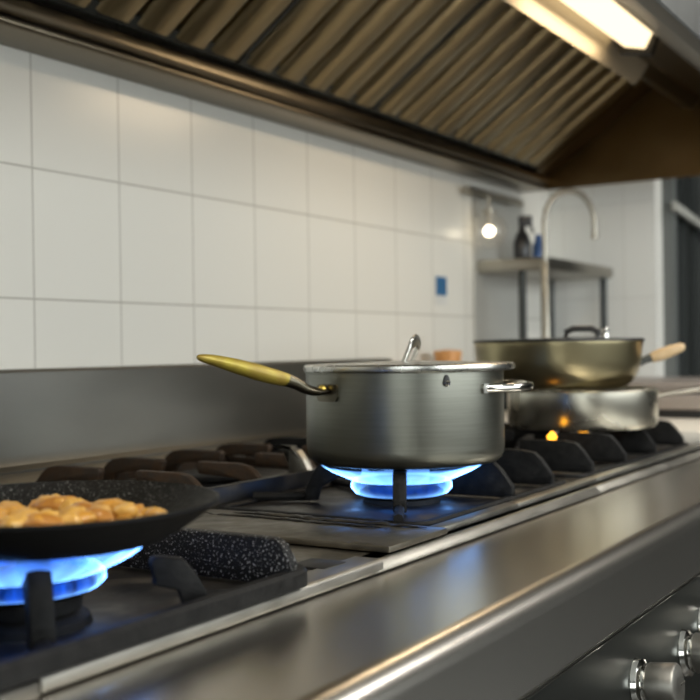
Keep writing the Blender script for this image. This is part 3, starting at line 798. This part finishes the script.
# bottles on the shelf
bt = thing('spray_bottle', 'dark spray bottle with a blue side standing on the shelf', 'bottle', (-1.258, 3.0, 1.2965))
obj('bottle_body', lathe(BM(), [(0, 0), (.024, 0), (.026, .004), (.026, .055), (.018, .08), (.010, .092), (.010, .105), (0, .105)], 24), M['bottle'], bt, (0, 0, 0))
bm = BM(); box(bm, -.010, .030, -.010, .010, .105, .135, .004); tube(bm, [(.026, 0, .108), (.032, 0, .085)], .004); bm.transform(Matrix.Rotation(.5, 4, 'Z'))
obj('spray_head', bm, M['bottle'], bt, (0, 0, 0))
b2 = obj('bottle', lathe(BM(), [(0, 0), (.018, 0), (.019, .003), (.019, .05), (.010, .07), (.009, .085), (0, .086)], 24), M['bluep'], None, (-1.238, 3.075, 1.2965)); tag(b2, 'small blue bottle on the shelf beside the dark spray bottle', 'bottle')
# steel sheet on the wall, utensil rail over it
sheet = obj('steel_sheet', box(BM(), WX + .001, WX + .006, 2.835, 3.20, .95, 1.50), M['sheet'], None, smooth=False); tag(sheet, 'shiny steel sheet on the left wall above the corner shelf', 'wall panel')
ur = thing('utensil_rail', 'short wall rail above the corner shelf under the hood', 'rail', (WX, 2.95, 1.49))
obj('rail_bar', tube(BM(), [(WX + .03, 2.74, 1.485), (WX + .03, 3.12, 1.485)], .010, 14), M['shelf'], ur)
for y in (2.80, 3.06): obj('rail_bracket', tube(BM(), [(WX + .0065, y, 1.485), (WX + .03, y, 1.485)], .007, 12), M['shelf'], ur)
gl = thing('spot_globe', 'added clear glass globe with a glowing bulb, for a bright round spot, under the short wall rail', 'lamp', (-1.285, 2.83, 1.375))  # globe and bulb made up to give a bright round spot here
m_, nt_, out_ = new_mat('thin_clear_glass')
g_ = N(nt_, 'ShaderNodeBsdfGlossy', Roughness=.08); t_ = N(nt_, 'ShaderNodeBsdfTransparent'); d_ = N(nt_, 'ShaderNodeBsdfTranslucent'); x_ = N(nt_, 'ShaderNodeMixShader', Fac=.12); y_ = N(nt_, 'ShaderNodeMixShader', Fac=.12)
nt_.links.new(t_.outputs[0], x_.inputs[1]); nt_.links.new(d_.outputs[0], x_.inputs[2]); nt_.links.new(x_.outputs[0], y_.inputs[1]); nt_.links.new(g_.outputs[0], y_.inputs[2]); nt_.links.new(y_.outputs[0], out_.inputs['Surface'])
obj('globe_glass', lathe(BM(), [(0, -.05)] + [(.05 * math.sin(k * PI / 16), -.05 * math.cos(k * PI / 16)) for k in range(1, 15)] + [(.017, .05)], 32), m_, gl, (0, 0, 0))
obj('spot_glow', lathe(BM(), [(0, -.016)] + [(.016 * math.sin(k * PI / 10), -.016 * math.cos(k * PI / 10)) for k in range(1, 10)] + [(0, .016)], 20), M['bulb'], gl, (0, 0, 0))
obj('globe_cap', lathe(BM(), [(0, .017), (.007, .017), (.007, .046), (.019, .048), (.019, .058), (.004, .06), (.004, .0995), (0, .0995)], 20), M['shelf'], gl, (0, 0, 0))
# sticker and orange tub
sk = thing('wall_sticker', 'small blue and white sticker on the wall tiles', 'sticker', (WX, 2.635, 1.21))
obj('sticker_sheet', box(BM(), WX + .0004, WX + .0016, 2.60, 2.668, 1.165, 1.245), M['white'], sk, smooth=False)
obj('sticker_print', box(BM(), WX + .0016, WX + .0022, 2.603, 2.665, 1.190, 1.240), M['blue'], sk, smooth=False)
ot = thing('orange_tub', 'small orange tub on the worktop behind the lidded pot', 'tub', (-1.27, 2.53, .872))
obj('tub_body', lathe(BM(), [(0, 0), (.030, 0), (.034, .15), (.032, .155), (.03, .155), (.028, .01), (0, .01)], 28), M['orange'], ot, (0, 0, 0))
obj('tub_lid', lathe(BM(), [(0, .155), (.036, .155), (.036, .17), (0, .174)], 28), M['orange'], ot, (0, 0, 0))

bpy.data.objects.remove(lb)

# ------------------------------------------------------------------ light, camera
w = bpy.data.worlds.new('world'); scn.world = w; w.use_nodes = True
w.node_tree.nodes['Background'].inputs['Color'].default_value = (.8, .85, .9, 1); w.node_tree.nodes['Background'].inputs['Strength'].default_value = .15

def area(name, loc, rot, sx, sy, e, col):
    l = bpy.data.lights.new(name, 'AREA'); l.shape = 'RECTANGLE'; l.size = sx; l.size_y = sy; l.energy = e; l.color = col
    o = bpy.data.objects.new(name, l); COL.objects.link(o); o.location = loc; o.rotation_euler = rot; return o
area('rear_fill_light', (1.2, -2.42, 1.6), (PI / 2, 0, PI), 2.0, 1.2, 175, (.96, 1., 1.))  # added fill from behind the camera for the back wall
area('daylight_through_window', (2.55, 1.3, 1.6), (0, PI / 2, 0), 1.2, 4.1, 41, (.96, 1., 1.))
for y in (.6, 3.2): area('ceiling_lamp_light', (.9, y, 2.81), (0, 0, 0), .24, 1.24, 26, (1., .97, .92))
for y in (.30, 2.14):
    area('hood_lamp_light', (-.735, y, 1.69), (0, .35, 0), .07, .42, 1.8, (1., .78, .52))

cam = bpy.data.cameras.new('camera'); co = bpy.data.objects.new('camera', cam); COL.objects.link(co)
cam.sensor_width = 36; cam.lens = 1100 / 700 * 36; cam.clip_start = .02
yaw, roll = math.radians(31.727), -.015
pitch = math.radians(.04)
f = Vector((-math.sin(yaw) * math.cos(pitch), math.cos(yaw) * math.cos(pitch), -math.sin(pitch)))
rt = f.cross(Vector((0, 0, 1))).normalized(); up = rt.cross(f)
r2 = rt * math.cos(roll) + up * math.sin(roll); u2 = -rt * math.sin(roll) + up * math.cos(roll)
co.matrix_world = Matrix(((r2.x, u2.x, -f.x, 0), (r2.y, u2.y, -f.y, 0), (r2.z, u2.z, -f.z, 1.05), (0, 0, 0, 1)))
cam.dof.use_dof = True; cam.dof.focus_distance = 1.15; cam.dof.aperture_fstop = 5.6
scn.camera = co
vs = scn.view_settings
vs.view_transform = 'Standard'; vs.look = 'None'; vs.gamma = 1; vs.use_curve_mapping = False; vs.exposure = .33
scn.cycles.use_denoising = True
scn.cycles.max_bounces = 8; scn.cycles.transparent_max_bounces = 16
scn.cycles.sample_clamp_indirect = 4.
